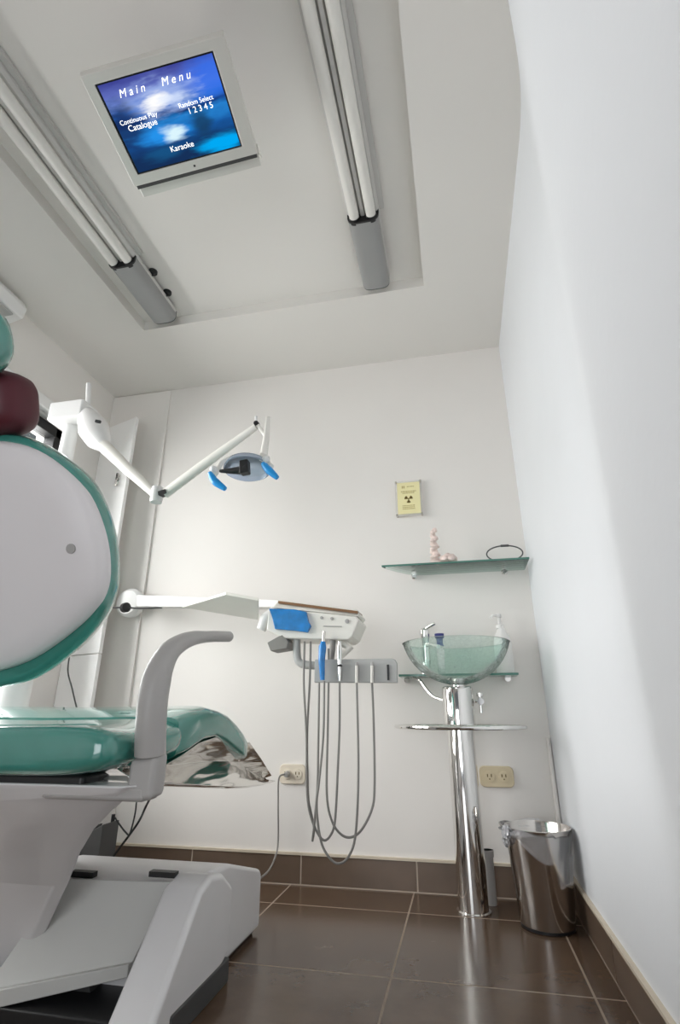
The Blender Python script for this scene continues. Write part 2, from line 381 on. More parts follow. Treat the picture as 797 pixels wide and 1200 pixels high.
bm = B(); loft(bm, [quad_ring(.01, 1.0, 1.03, 1.165, .022), quad_ring(.02, .99, 1.03, 1.15, .06)])
build('speaker_bar', bm, M['alu'], tv, smooth=False, bevel=.003)
bm = B(); loft(bm, [quad_ring(.01, .99, .99, 1.05, .010), quad_ring(.01, .99, .99, 1.05, .04)]); build('speaker_slot', bm, M['darkgrey'], tv, smooth=False)
bm = B(); loft(bm, [quad_ring(.5, .515, .945, .965, -.001), quad_ring(.5, .515, .945, .965, .002)]); build('power_light', bm, M['black'], tv)
bm = B()
for k in range(2):
    torus(bm, T(1.012, 1.0 + k * .05, .025), .011, .003, axis=a_, seg=20, s2=8)
build('side_clip', bm, M['offwhite'], tv)
ct = T(.5, .5, .07); bm = B(); tube(bm, [ct, (ct.x, ct.y, 2.369)], .02, 20)
lathe(bm, [(.055, 0), (.055, -.01), (.02, -.02)], (ct.x, ct.y, 2.369), 28); build('ceiling_mount', bm, M['greybar'], tv)

def screen_mat():
    m = bpy.data.materials.new('menu_screen'); m.use_nodes = True; nt = m.node_tree; nt.nodes.clear(); L = nt.links
    out = nt.nodes.new('ShaderNodeOutputMaterial'); em = nt.nodes.new('ShaderNodeEmission'); L.new(em.outputs[0], out.inputs[0])
    em.inputs['Strength'].default_value = 1.0
    uv = nt.nodes.new('ShaderNodeUVMap'); uv.uv_map = 'UVMap'
    sep = nt.nodes.new('ShaderNodeSeparateXYZ'); L.new(uv.outputs[0], sep.inputs[0])
    def noise(sx, sy, det=4):
        mp = nt.nodes.new('ShaderNodeMapping'); mp.inputs['Scale'].default_value = (sx, sy, 1); L.new(uv.outputs[0], mp.inputs[0])
        n = nt.nodes.new('ShaderNodeTexNoise'); n.inputs['Scale'].default_value = 1; n.inputs['Detail'].default_value = det; L.new(mp.outputs[0], n.inputs[0]); return n.outputs['Fac']
    n1 = noise(3.5, 9, 6); n2 = noise(5, 13, 6)
    # vertical base colour (v=0 top)
    add = nt.nodes.new('ShaderNodeMath'); add.operation = 'MULTIPLY_ADD'; L.new(n1, add.inputs[0]); add.inputs[1].default_value = .22; L.new(sep.outputs['Y'], add.inputs[2])
    r = nt.nodes.new('ShaderNodeValToRGB'); L.new(add.outputs[0], r.inputs[0])
    els = [(0.10, (.05, .06, .30)), (.25, (.12, .16, .52)), (.36, (.16, .26, .66)), (.46, (.03, .16, .58)), (.56, (.006, .035, .16)), (.64, (.02, .22, .62)), (.78, (.01, .10, .36)), (.9, (.008, .05, .17)), (1.0, (.008, .03, .10))]
    cr = r.color_ramp; cr.elements[0].position, cr.elements[0].color = els[0][0], (*els[0][1], 1)
    cr.elements[1].position, cr.elements[1].color = els[-1][0], (*els[-1][1], 1)
    for p, c in els[1:-1]:
        e = cr.elements.new(p); e.color = (*c, 1)
    def blob(cx, cy, sx, sy, col, prev, k=1.0, wob=.5):
        mp = nt.nodes.new('ShaderNodeMapping'); mp.vector_type = 'POINT'
        mp.inputs['Location'].default_value = (-cx * sx, -cy * sy, 0); mp.inputs['Scale'].default_value = (sx, sy, 0); L.new(uv.outputs[0], mp.inputs[0])
        ln = nt.nodes.new('ShaderNodeVectorMath'); ln.operation = 'LENGTH'; L.new(mp.outputs[0], ln.inputs[0])
        ma = nt.nodes.new('ShaderNodeMath'); ma.operation = 'MULTIPLY_ADD'; L.new(n2, ma.inputs[0]); ma.inputs[1].default_value = wob; L.new(ln.outputs['Value'], ma.inputs[2])
        mr = nt.nodes.new('ShaderNodeMapRange'); mr.interpolation_type = 'SMOOTHSTEP'; L.new(ma.outputs[0], mr.inputs[0])
        mr.inputs[1].default_value = .25 + wob * .5; mr.inputs[2].default_value = 1 + wob * .5; mr.inputs[3].default_value = k; mr.inputs[4].default_value = 0
        mx = nt.nodes.new('ShaderNodeMixRGB'); L.new(mr.outputs[0], mx.inputs[0]); L.new(prev, mx.inputs[1]); mx.inputs[2].default_value = (*col, 1); return mx.outputs[0]
    c = r.outputs[0]
    c = blob(.95, .2, 2.6, 3.2, (.03, .16, .85), c, .8)
    c = blob(.46, .28, 2.4, 4.0, (.36, .48, .85), c, .8, 1.8); c = blob(.40, .31, 5.5, 8, (1, 1, 1), c, 1, 1.5)
    c = blob(.60, .33, 4.6, 12, (.7, .8, 1), c, .7, 1.8); c = blob(.06, .5, 4, 2.4, (.01, .03, .12), c, .9, 1.2)
    c = blob(.38, .66, 2.7, 8, (.02, .30, .85), c, .95, 1.0); c = blob(.46, .67, 7, 8, (.75, .95, 1), c, .95, 1.4)
    c = blob(.86, .92, 2.8, 6.5, (.0, .42, .95), c, .95, 1.0)
    c = blob(.73, .63, 8, 4.5, (.01, .05, .12), c, .85, .9)
    c = blob(.30, .86, 4, 9, (.01, .10, .26), c, .7, 1)
    L.new(c, em.inputs[0]); return m
M['screen'] = screen_mat()
M['glow'] = mat('screen_lettering', (1, 1, 1)); nb = M['glow'].node_tree.nodes['Principled BSDF']
nb.inputs['Emission Color'].default_value = (1, 1, 1, 1); nb.inputs['Emission Strength'].default_value = .9
u0, u1, v0, v1 = .08, .893, .10, .885
bm = B(); loft(bm, [quad_ring(.064, .906, .084, .901, .003), quad_ring(.064, .906, .084, .901, .02)])
build('screen_border', bm, M['black'], tv, smooth=False)
bm = B(); uvl = bm.loops.layers.uv.new('UVMap')
vs = [bm.verts.new(T(u, v, .0022)) for u, v in ((u0, v0), (u0, v1), (u1, v1), (u1, v0))]; f = bm.faces.new(vs)
for lp, q in zip(f.loops, ((0, 0), (0, 1), (1, 1), (1, 0))): lp[uvl].uv = q
me = bpy.data.meshes.new('screen'); bm.to_mesh(me); bm.free(); me.materials.append(M['screen'])
scr = bpy.data.objects.new('screen', me); C.objects.link(scr); scr.parent = tv; scr.matrix_parent_inverse = parent_mats[tv.name].inverted()
def S(u, v): return T(u0 + (u1 - u0) * u, v0 + (v1 - v0) * v, .0012)
for s, u, v, sz, it, sp in (('Main', .25, .17, .026, .35, 1.6), ('Menu', .64, .17, .026, .35, 1.6), ('Continuous Play', .21, .44, .0165, 0, 1), ('Catalogue', .22, .525, .021, 0, 1),
                    ('Random Select', .74, .43, .0165, 0, 1), ('12345', .76, .515, .021, 0, 1.5), ('Karaoke', .48, .865, .021, 0, 1)):
    text_mesh('menu_text', s, sz, M['glow'], S(u, v), a_, -b_, tv, italic=it, spacing=sp, depth=.0003)

# ------------------------------------------------------------------ dental chair
ch = thing('dental_chair', 'teal padded dental chair on a white base, seen from behind, with grey armrest', 'dental chair', (-.85, 1.2, 0))
X0 = -.985
def sup(cx, w, zb, zt, y, n=28, e=5.0, crown=0, sag=0):
    out = []; zc = (zb + zt) / 2; h = (zt - zb) / 2
    for k in range(n):
        a = 2 * PI * k / n; ca, sa = math.cos(a), math.sin(a)
        x = abs(ca) ** (2 / e) * (1 if ca >= 0 else -1); z = abs(sa) ** (2 / (e * .62)) * (1 if sa >= 0 else -1)
        zz = zc + z * h
        if sa > 0: zz -= sag * (1 - (x) ** 2) * sa
        out.append(Vector((cx + x * w, y, zz)))
    return out
SXC, SW = -.930, .335
def stations(lst, name, sag, e=5.0):
    bm = B(); rings = []
    for y, zb, zt, ws, hs in lst:
        zc = (zb + zt) / 2; hh = (zt - zb) / 2 * hs
        rings.append(sup(SXC, SW * ws, zc - hh, zc + hh, y, 44, e=e, sag=sag * hs))
    loft(bm, rings); return build(name, bm, M['teal'], ch, angle=70)
stations([(.885, .498, .588, .90, .55), (.888, .498, .589, .95, .76), (.897, .497, .590, .98, .92), (.915, .497, .590, .995, .99), (.96, .497, .589, 1, 1), (1.06, .497, .592, 1, 1),
          (1.12, .502, .600, 1, 1), (1.15, .508, .606, .98, .95)], 'seat_cushion', .010)
stations([(1.13, .505, .602, .98, .95), (1.18, .518, .613, 1, 1), (1.25, .538, .624, 1, 1), (1.32, .545, .617, 1, 1), (1.38, .530, .607, 1, 1), (1.44, .510, .586, 1, 1), (1.49, .494, .562, 1, 1),
          (1.525, .482, .540, .997, .98), (1.535, .480, .536, .985, .88)], 'leg_rest_cushion', .006, 11)
# polished metal body under the leg rest: upper facet leans under, lower facet flares out
PT = [(150, 905), (190, 902), (208, 886), (228, 871), (248, 864), (262, 868), (276, 876), (288, 870), (303, 890), (316, 910)]
PM = [(150, 900), (190, 899), (208, 897), (228, 895), (248, 893), (262, 892), (276, 892), (288, 896), (303, 905), (316, 913)]
PB = [(150, 917), (190, 918), (208, 920), (228, 921), (248, 922), (262, 923), (276, 923), (288, 922), (303, 920), (317, 916)]
rings = []
for a, b, c in zip(PT, PM, PB):
    p, q, r = PX(*a, -.606), PX(*b, -.612), PX(*c, -.600)
    y = q.y
    st = [Vector((-.604, y, max(p.z, q.z + .004))), Vector((-.636, y, q.z)), Vector((-.612, y, (q.z * .5 + r.z * .5))), Vector((-.590, y, r.z)), Vector((-.600, y, r.z - .004))]
    rings.append(st + [Vector((2 * SXC - v.x, v.y, v.z)) for v in st[::-1]])
bm = B(); loft(bm, rings); build('leg_rest_body', bm, M['streak'], ch, angle=40, bevel=.002)
# dark seat pan
build('seat_pan', box(B(), SXC - .27, SXC + .26, .93, 1.14, .468, .502), M['black'], ch, bevel=.01)

# backrest: shell seen from behind with the teal cushion showing as a rim
def yb(z): return .975 - (z - .655) * .35
def plane_pt(px, py, off=0):
    d = ray(px, py); # solve y = .975-.35(z-.655)+off
    t_ = (.975 + .35 * .655 - .35 * CAMZ + off) / (d.y + .35 * d.z)
    return Vector((0, 0, CAMZ)) + d * t_
bn = Vector((0, 1, .35)).normalized()      # forward (patient side) normal
def outline(pix, off, close_mid=True):
    h = [plane_pt(*p, off) for p in pix]
    h = [p for p in spline(h, 4)]
    right = [p for p in h if p.x > X0 + .012]
    top = Vector((X0, 0, max(p.z for p in right) + .0)); bot = Vector((X0, 0, min(p.z for p in right)))
    top.y = yb(top.z) + off; bot.y = yb(bot.z) + off
    left = [Vector((2 * X0 - p.x, p.y, p.z)) for p in right[::-1]]
    return [top] + right + [bot] + left
outer = [(-60, 510), (-30, 507), (5, 508), (41, 514), (83, 540), (110, 568), (128, 610), (135, 650), (134, 690), (122, 725), (95, 758), (50, 792), (15, 803), (-25, 809), (-60, 811)]
inner = [(-60, 519), (-30, 516), (5, 517), (40, 526), (75, 550), (101, 580), (117, 618), (124, 655), (122, 690), (107, 718), (80, 744), (41, 771), (5, 785), (-30, 792), (-60, 794)]
def scaled(o, s, off):
    c = sum(o, Vector()) / len(o)
    return [c + (p - c) * s + bn * off for p in o]
oo = outline(outer, 0.045); ii = outline(inner, 0)
bm = B(); loft(bm, [scaled(oo, .93, -.034), scaled(oo, .97, -.030), scaled(oo, .99, -.020), scaled(oo, .997, .0), scaled(oo, .985, .02), scaled(oo, .96, .032), scaled(oo, .90, .040), scaled(oo, .7, .044)])
build('back_cushion', bm, M['teal'], ch, angle=60)
bm = B(); loft(bm, [scaled(ii, .8, -.020), scaled(ii, .93, -.016), scaled(ii, .975, -.009), scaled(ii, 1, .004), scaled(ii, .99, .02)])
bs = build('back_shell', bm, M['shell'], ch, angle=60)
for sx in (0, 1):
    c = plane_pt(84, 643, -.019)
    if sx: c.x = 2 * X0 - c.x
    bm = B(); lathe(bm, [(.010, .004), (.010, -.002), (.007, -.005)], c, 20, axis=-bn); build('screw_cap', bm, M['greyp'], bs)
# stem joining back to seat
bm = B(); tube(bm, [(X0 - .07, 1.0, .48), (X0 - .07, 1.03, .56), (X0 - .07, .99, .68), (X0 - .07, .96, .76)], [.05, .05, .045, .04], 16, flat=(1.8, .5)); build('back_stem', bm, M['greyp'], ch)
# neck cushion and headrest
def pillow(name, c, hw, hh, th, m, tilt, e=3.2):
    ax = Vector((1, 0, 0)); ay = Vector((0, -math.sin(tilt), math.cos(tilt))); az = ax.cross(ay)
    bm = B(); rings = []
    for s in (-1, -.95, -.82, -.55, 0, .55, .82, .95, 1):
        k = (1 - abs(s) ** 2.6) ** (1 / 2.6) if abs(s) < 1 else .35
        k = max(k, .35); r = []
        for q in range(40):
            a = 2 * PI * q / 40; ca, sa = math.cos(a), math.sin(a)
            x = abs(ca) ** (2 / e) * (1 if ca >= 0 else -1); z = abs(sa) ** (2 / e) * (1 if sa >= 0 else -1)
            kk = .72 + .28 * k
            r.append(Vector(c) + ax * x * hw * kk + ay * z * hh * kk + az * s * th)
        rings.append(r)
    loft(bm, rings); return build(name, bm, m, ch, angle=70)
pillow('neck_cushion', (X0, .80, 1.225), .135, .072, .05, M['maroon'], .33, 3.6)
pillow('headrest', (X0, .685, 1.300), .165, .085, .035, M['teal'], .55, 2.6)
bm = B(); tube(bm, [(X0, .86, 1.08), (X0, .80, 1.2), (X0, .74, 1.29)], .014, 12, flat=(2, .6)); build('headrest_stem', bm, M['chrome'], ch)

# armrest
AX = -.562
arm_px = [(176, 884), (177, 850), (180, 815), (187, 785), (200, 762), (222, 749), (246, 746), (268, 746)]
cen = spline([PX(*p, AX) for p in arm_px], 5)
n = len(cen)
bm = B(); tube(bm, cen, [(.0275 if i / n < .35 else .0275 - .0145 * min(1, (i / n - .35) / .45)) for i in range(n)], 20, flat=(1.0, 1.0))
tip = cen[-1]; ar = build('armrest', bm, M['greyp'], ch, angle=60)
bm = B(); lathe(bm, [(.0130, 0), (.0115, .004), (.008, .007), (.001, .008)], tip, 20, axis=(cen[-1] - cen[-2]).normalized()); build('arm_tip', bm, M['greyp'], ar)
b0 = PX(177, 884, AX)
bm = B(); prism(bm, [(b0.x - .028, b0.y - .024, .455), (b0.x + .024, b0.y - .024, .462), (b0.x + .027, b0.y + .006, .462), (b0.x + .022, b0.y + .024, .47), (b0.x - .028, b0.y + .024, .462)], (0, 0, b0.z - .463))
bk = build('armrest_bracket', bm, M['greyp'], ch, bevel=.01, seg=3)
bm = B(); box(bm, SXC + .17, b0.x + .01, b0.y - .025, b0.y + .03, .458, .484); build('bracket_arm', bm, M['greyp'], bk, bevel=.008)

# lifting arm
def q4(x0, x1, y0, y1, z, sk=0): 
    return [Vector((x0, y0, z)), Vector((x1 - .02, y0, z)), Vector((x1, y0 + .02, z)), Vector((x1 * (y1 / (y0 + .02)), y1, z)), Vector((x0 - .2, y1, z)), Vector((x0 - .02, y0 + .06, z))]
bm = B()
def lv(px, py, Y, wl, th):
    p = PY(px, py, Y); return q4(p.x - wl, p.x, p.y, p.y + th, p.z)
loft(bm, [lv(158, 922, .92, .42, .20), lv(150, 930, .93, .42, .20), lv(124, 952, .97, .40, .20), lv(102, 975, 1.02, .38, .22), lv(86, 1003, 1.10, .35, .24), lv(72, 1040, 1.20, .32, .24), lv(40, 1110, 1.28, .25, .24), lv(0, 1165, 1.34, .22, .26)])
build('lift_arm', bm, M['basew'], ch, angle=40, bevel=.006)
# base body: profile along depth
bm = B(); prism(bm, [(-1.10, 1.36, .012), (-1.10, 1.36, .228), (-1.10, 1.44, .240), (-1.10, 1.56, .228), (-1.10, 1.80, .162), (-1.10, 1.815, .145), (-1.10, 1.815, .012)], (.462, 0, 0))
build('base_body', bm, M['basew'], ch, bevel=.012, seg=3)
build('base_plinth', box(B(), -1.09, -.652, 1.37, 1.80, 0, .045), M['darkgrey'], ch, bevel=.005)
# ramp-like cover with hand slots
tl, tr_, br, bl = PY(72, 1029, 1.33), PY(202, 1033, 1.345), PY(155, 1128, 1.31), PY(-20, 1163, 1.22)
bm = B(); 
fr = [tl, tr_, br, bl]; loft(bm, [fr, [p + Vector((0, .025, -.012)) for p in fr]]); cv = build('base_cover', bm, M['panelg'], ch, smooth=False, bevel=.003)
e0, e1 = br + Vector((0, -.01, 0)), bl + Vector((0, -.01, 0))
bm = B(); loft(bm, [[e1 + Vector((0, -.004, .002)), e1 + Vector((0, .03, .0)), e1 + Vector((0, .03, -.03)), e1 + Vector((0, -.004, -.03))], [e0 + Vector((0, -.004, .002)), e0 + Vector((0, .03, 0)), e0 + Vector((0, .03, -.022)), e0 + Vector((0, -.004, -.022))]])
build('cover_lip', bm, M['panelg'], cv, smooth=False, bevel=.002)
for xa, xb in ((84, 110), (176, 206)):
    p, q = PY(xa, 1022.5, 1.358), PY(xb, 1026.5, 1.358)
    build('hand_slot', box(B(), p.x, q.x, 1.352, 1.372, q.z - .004, p.z + .004), M['black'], ch)
# side wing
wing = [(1.505, .055), (1.505, .195), (1.44, .236), (1.37, .248), (1.315, .232), (1.11, .02), (1.19, .006), (1.40, .02)]
bm = B(); prism(bm, [(-.700, y, z) for y, z in wing], (.096, 0, 0)); build('base_wing', bm, M['basew'], ch, bevel=.014, seg=4)
bm = B(); prism(bm, [(-.70, 1.14, 0), (-.60, 1.22, 0), (-.60, 1.50, 0), (-.70, 1.50, 0)], (0, 0, .05)); build('wing_foot', bm, M['darkgrey'], ch, bevel=.005)
build('base_plate', box(B(), -1.2, -.70, 1.22, 1.45, 0, .028), M['black'], ch, bevel=.004)
bm = B(); lathe(bm, [(.05, -.02), (.05, .02)], (-.87, 1.36, .055), 28, axis=(1, 0, 0)); build('base_caster', bm, M['darkgrey'], ch)

# dark box behind the chair, with cables
p0, p1 = PY(84, 1003, 1.95), PY(121, 966, 1.95)
t_ = thing('power_box', 'dark grey box on the floor behind the chair base', 'box', (-1.35, 1.98, 0))
bm = B(); prism(bm, [(p0.x - .08, 1.95, 0), (p0.x, 1.95, p0.z), (p0.x + .04, 1.95, p0.z + .09), (p1.x - .07, 1.95, p1.z - .035), (p1.x, 1.95, p1.z), (p1.x, 1.95, 0)], (0, .1, 0))
build('casing', bm, M['darkgrey'], t_, bevel=.006)
def cable(name, px, Y, r, m, label=None, cat='cable', parent=None, n=8):
    pts = [PY(*p, Y) if len(p) == 2 else PY(p[0], p[1], p[2]) for p in px]
    bm = B(); tube(bm, spline(pts, n), r, 8); o = build(name, bm, m, parent)
    if label: tag(o, label, cat)
    return o
cable('power_cable', [(198, 905, 1.6), (182, 925, 1.7), (172, 943), (163, 962), (152, 978), (143, 990), (133, 1004), (127, 1022)], 1.9, .004, M['black'], 'black cable drooping below the teal leg rest to the floor')
cable('thin_cable', [(160, 940), (158, 955), (152, 977), (147, 975), (140, 966), (134, 957)], 1.98, .003, M['black'], 'short thin black cable looping beside the dark floor box')
t_ = thing('water_connector', 'white floor pipe stub with black top behind the chair base', 'pipe', PY(131, 985, 2.05))
bm = B(); q = PY(131, 970, 2.05); tube(bm, [(q.x, q.y, q.z - .03), (q.x, q.y, q.z + .015)], .014, 14); build('collar', bm, M['offwhite'], t_)
bm = B(); tube(bm, [(q.x, q.y, 0), (q.x, q.y, q.z + .045)], .007, 12); build('stub', bm, M['black'], t_)
cable('power_cable', [(83, 760), (80, 778), (80, 790), (84, 805), (88, 822), (95, 850)], 2.1, .0032, M['darkgrey'], 'thin grey cable hanging below the backrest before the white panel')

# ------------------------------------------------------------------ light pole and lamp
pb = PY(84, 500, 1.62)
lt = thing('dental_light', 'white dental light on a jointed arm with blue handles, above the instrument unit', 'dental light', (pb.x, pb.y, 0))
bm = B(); tube(bm, [(pb.x, pb.y, 0), (pb.x, pb.y, pb.z)], .028, 24); build('pole', bm, M['white'], lt)
bm = B(); lathe(bm, [(.11, 0), (.11, .02), (.055, .05), (.052, .84), (.03, .88)], (pb.x - .01, pb.y, 0), 28); build('pole_base', bm, M['white'], lt)
h0, h1 = PY(66, 471, 1.58), PY(98, 497, 1.58)
bm = B(); hc = (h0 + h1) / 2; obox(bm, (hc.x, 1.60, hc.z - .0), (1, 0, 0), (0, 1, 0), (0, 0, 1), (h1.x - h0.x) / 2 + .002, .050, .042)
build('pole_head', bm, M['white'], lt, bevel=.01, seg=3)
# rounded swivel housing
hz = [(PY(101, 484, 1.60), .030), (PY(105, 492, 1.59), .046), (PY(110, 503, 1.58), .058), (PY(115, 514, 1.56), .048), (PY(122, 523, 1.55), .026)]
bm = B(); tube(bm, [p for p, r in hz], [r for p, r in hz], 24); build('swivel_housing', bm, M['white'], lt)
sp = PY(115, 494, 1.50); bm = B(); obox(bm, sp, (1, 0, -.3), (0, 1, 0), (.3, 0, 1), .011, .004, .005); build('adjuster', bm, M['black'], lt)
j1 = PY(184, 580, 1.50)
bm = B(); pts = [PY(118, 519, 1.55), PY(150, 550, 1.53), PY(182, 579, 1.50)]; tube(bm, pts, [.024, .019, .014], 16, flat=(1, 1.1)); build('lower_arm', bm, M['offwhite'], lt)
bm = B(); tube(bm, [PY(104, 450, 1.60), PY(103, 475, 1.60)], .010, 12); build('aerial_cap', bm, M['white'], lt)
bm = B(); lathe(bm, [(.019, -.028), (.021, -.02), (.021, .02), (.019, .028)], j1, 24, axis=(0, 0, 1)); build('elbow', bm, M['white'], lt)
bm = B(); obox(bm, j1 + Vector((.03, -.008, .0)), (1, 0, .25), (0, 1, 0), (-.25, 0, 1), .014, .013, .007); build('elbow_cover', bm, M['black'], lt)
j2 = PY(301, 497, 1.42)
bm = B(); pts = [PY(194, 578, 1.50), PY(245, 540, 1.46), PY(300, 500, 1.42)]; tube(bm, pts, [.0165, .0155, .011], 16, flat=(.9, 1.15)); build('spring_arm', bm, M['offwhite'], lt)
bm = B(); lathe(bm, [(.008, -.01), (.009, 0), (.008, .01)], j2, 16, axis=(0, 1, 0)); build('joint_cap', bm, M['black'], lt)
bm = B(); tube(bm, [PY(300, 488, 1.42), PY(301, 498, 1.42)], .005, 10)
build('joint_pin', bm, M['white'], lt)
bm = B(); tube(bm, [PY(314, 489, 1.42), PY(312, 515, 1.42), PY(309, 533, 1.42)], [.0075, .011, .013], 14); tube(bm, [j2, PY(311, 510, 1.42)], .007, 10)
build('yoke', bm, M['offwhite'], lt)
lc = PY(287, 547, 1.38)
hd = B(); tube(hd, spline([PY(252, 556, 1.38), PY(262, 540, 1.40), PY(285, 533, 1.41), PY(308, 538, 1.40), PY(318, 547, 1.38)], 5), .0085, 12)
build('head_frame', hd, M['offwhite'], lt)
ax_ = Vector((.06, -.12, -1)).normalized()
bm = B(); lathe(bm, [(.012, -.022), (.045, -.018), (.068, -.002), (.074, .014), (.070, .016), (.064, .002), (.04, -.012), (.010, -.016)], lc + Vector((0, .02, .014)), 36, axis=ax_, cap=True)
build('reflector', bm, M['lens'], lt)
bm = B(); tube(bm, [PY(257, 552, 1.35), PY(270, 552, 1.35), PY(284, 551, 1.35), PY(291, 549, 1.35)], [.005, .009, .014, .017], 14, flat=(1, 1)); 
obox(bm, PY(287, 548, 1.35), (1, 0, .1), (0, 1, 0), (-.1, 0, 1), .014, .014, .022); build('bulb_holder', bm, M['black'], lt, bevel=.004)
def grip(a, b, c):
    bm = B(); tube(bm, spline([PY(*a, 1.35), PY(*b, 1.35), PY(*c, 1.35)], 5), [.007, .008, .010, .011, .011, .012, .012, .011, .010, .009, .007], 14); build('handle', bm, M['bluegrip'], lt)
grip((246, 554), (252, 564), (264, 573)); grip((308, 543), (314, 550), (325, 560))
for q in ((250, 550), (312, 538)):
    bm = B(); lathe(bm, [(.008, -.01), (.012, 0), (.008, .01)], PY(*q, 1.37), 16, axis=(1, 0, 0)); build('handle_joint', bm, M['white'], lt)

# ------------------------------------------------------------------ instrument unit
YI = 1.90
du = thing('instrument_unit', 'white dental instrument unit with blue film, grey hose holder and hanging hoses', 'dental unit', PY(360, 730, YI))
# wall joint and support arm
wj = PY(151, 706, 2.22); bm = B(); lathe(bm, [(.01, -.032), (.055, -.026), (.068, -.008), (.068, .02)], (wj.x, 2.232, wj.z), 32, axis=(0, 1, 0)); build('wall_joint', bm, M['white'], du)
kb = PY(147, 712, 2.12); bm = B(); lathe(bm, [(.012, -.014), (.022, -.010), (.022, .010), (.012, .014)], kb, 16, axis=(.9, -.4, 0)); build('joint_knob', bm, M['black'], du)
bm = B(); tube(bm, [PY(130, 712, 2.12), PY(147, 712, 2.12), PY(165, 713, 2.14), PY(190, 712, 2.17)], .004, 8); build('joint_lever', bm, M['darkgrey'], du)
a0, a1, a2, a3 = PY(160, 697, 2.18), PY(330, 703, 2.02), PY(330, 712, 2.02), PY(160, 711, 2.18)
bm = B(); loft(bm, [[a0, a3, a3 + Vector((0, .05, 0)), a0 + Vector((0, .05, 0))], [a1, a2, a2 + Vector((0, .05, 0)), a1 + Vector((0, .05, 0))]]); build('support_arm', bm, M['white'], du, bevel=.005)
# side tray, seen from below
def z_at(px, py, z): return PZ(px, py, z)
tz = 1.0
tp = [z_at(213, 712, tz), PY(264, 697, 1.78), PY(303, 700, 1.84), PY(303, 728, 1.98)]
tp = [PY(213, 712, 1.93), PY(264, 697, 1.80), PY(303, 704, 1.80), PY(303, 727, 1.95)]
bm = B(); loft(bm, [tp, [p + Vector((0, .004, .012)) for p in tp]]); build('side_tray', bm, M['offwhite'], du, smooth=False, bevel=.003)
# head body
def hx(px, py, Y=YI): return PY(px, py, Y)
fr = [hx(315, 712), hx(418, 722), hx(421, 727), hx(413, 746), hx(408, 750), hx(330, 748), hx(312, 738)]
bkk = [p + Vector((.0, .16, .0)) for p in fr]; md = [p + Vector((0, .03, 0)) for p in fr]
bm = B(); loft(bm, [fr, bkk]); hb = build('head_body', bm, M['offwhite'], du, smooth=False, bevel=.006, seg=3)
tpq = [hx(326, 704, 1.93), hx(330, 703, 1.93), hx(418, 714, 1.93), hx(421, 719, 1.90), hx(419, 722, 1.90), hx(320, 712, 1.90)]
bm = B(); loft(bm, [tpq, [p + Vector((0, .14, 0)) for p in tpq]]); build('top_tray', bm, M['offwhite'], hb, smooth=False, bevel=.002)
bm = B(); loft(bm, [[hx(326, 704, 1.91), hx(419, 716, 1.89), hx(419, 719, 1.89), hx(326, 707, 1.91)], [p + Vector((0, .1, 0.004)) for p in (hx(326, 704, 1.91), hx(419, 716, 1.89), hx(419, 719, 1.89), hx(326, 707, 1.91))]])
build('tray_rim', bm, M['brownw'], hb, smooth=False)
fl = [hx(315, 713, 1.888), hx(345, 714, 1.884), hx(359, 717, 1.888), hx(361, 728, 1.882), hx(364, 733, 1.886), hx(360, 741, 1.884), hx(345, 739, 1.888), hx(322, 737, 1.884), hx(319, 724, 1.888)]
bm = B(); loft(bm, [fl, [p + Vector((0, .02, 0)) for p in fl]]); build('barrier_film', bm, M['bluefilm'], hb, smooth=False, bevel=.002)
for q, r in (((377, 724), .0055), ((389, 725), .0055), ((407, 728), .008)):
    bm = B(); lathe(bm, [(r, .004), (r, -.004), (r * .6, -.005)], hx(*q, 1.899), 16, axis=(0, 1, 0)); build('control_button', bm, M['greyp'], hb)
bm = B(); obox(bm, hx(390, 734, 1.899), (1, 0, -.05), (0, 1, 0), (0, 0, 1), .034, .003, .0015); build('display_slot', bm, M['greyp'], hb)
bm = B(); tube(bm, [hx(306, 738, 1.93), hx(312, 726, 1.93), hx(322, 716, 1.93)], [.018, .026, .02], 18); build('rear_housing', bm, M['white'], du)
bm = B(); loft(bm, [[hx(313, 753), hx(331, 743), hx(338, 752), hx(336, 760), hx(317, 763)], [p + Vector((0, .08, 0)) for p in (hx(313, 753), hx(331, 743), hx(338, 752), hx(336, 760), hx(317, 763))]]); build('lower_bracket', bm, M['hose'], du, smooth=False, bevel=.003)
# grey U bracket and holder bar
bm = B(); tube(bm, spline([hx(348, 748, 1.93), hx(348, 764, 1.93), hx(350, 775, 1.93), hx(358, 779, 1.93), hx(372, 780, 1.93)], 5), .0145, 16); build('holder_bracket', bm, M['greybar'], du)
bx0, bx1 = hx(369, 773), hx(466, 802)
bz0, bz1 = hx(369, 800).z, hx(369, 773).z
pr = [(bx0.x, bz0), (bx1.x, bz0 - .004), (bx1.x + .001, bz1 - .018), (bx1.x - .006, bz1 - .005), (bx1.x - .016, bz1 - .002), (bx0.x, bz1)]
bm = B(); prism(bm, [(x, 1.895, z) for x, z in pr], (0, .022, 0)); hbar = build('holder_bar', bm, M['greybar'], du, bevel=.003)
for px in (398, 418, 436, 455):
    c = hx(px, 788, 1.893); bm = B(); obox(bm, c, (1, 0, 0), (0, 1, 0), (0, 0, 1), .0035, .003, .026); build('holder_slot', bm, M['black'], hbar)
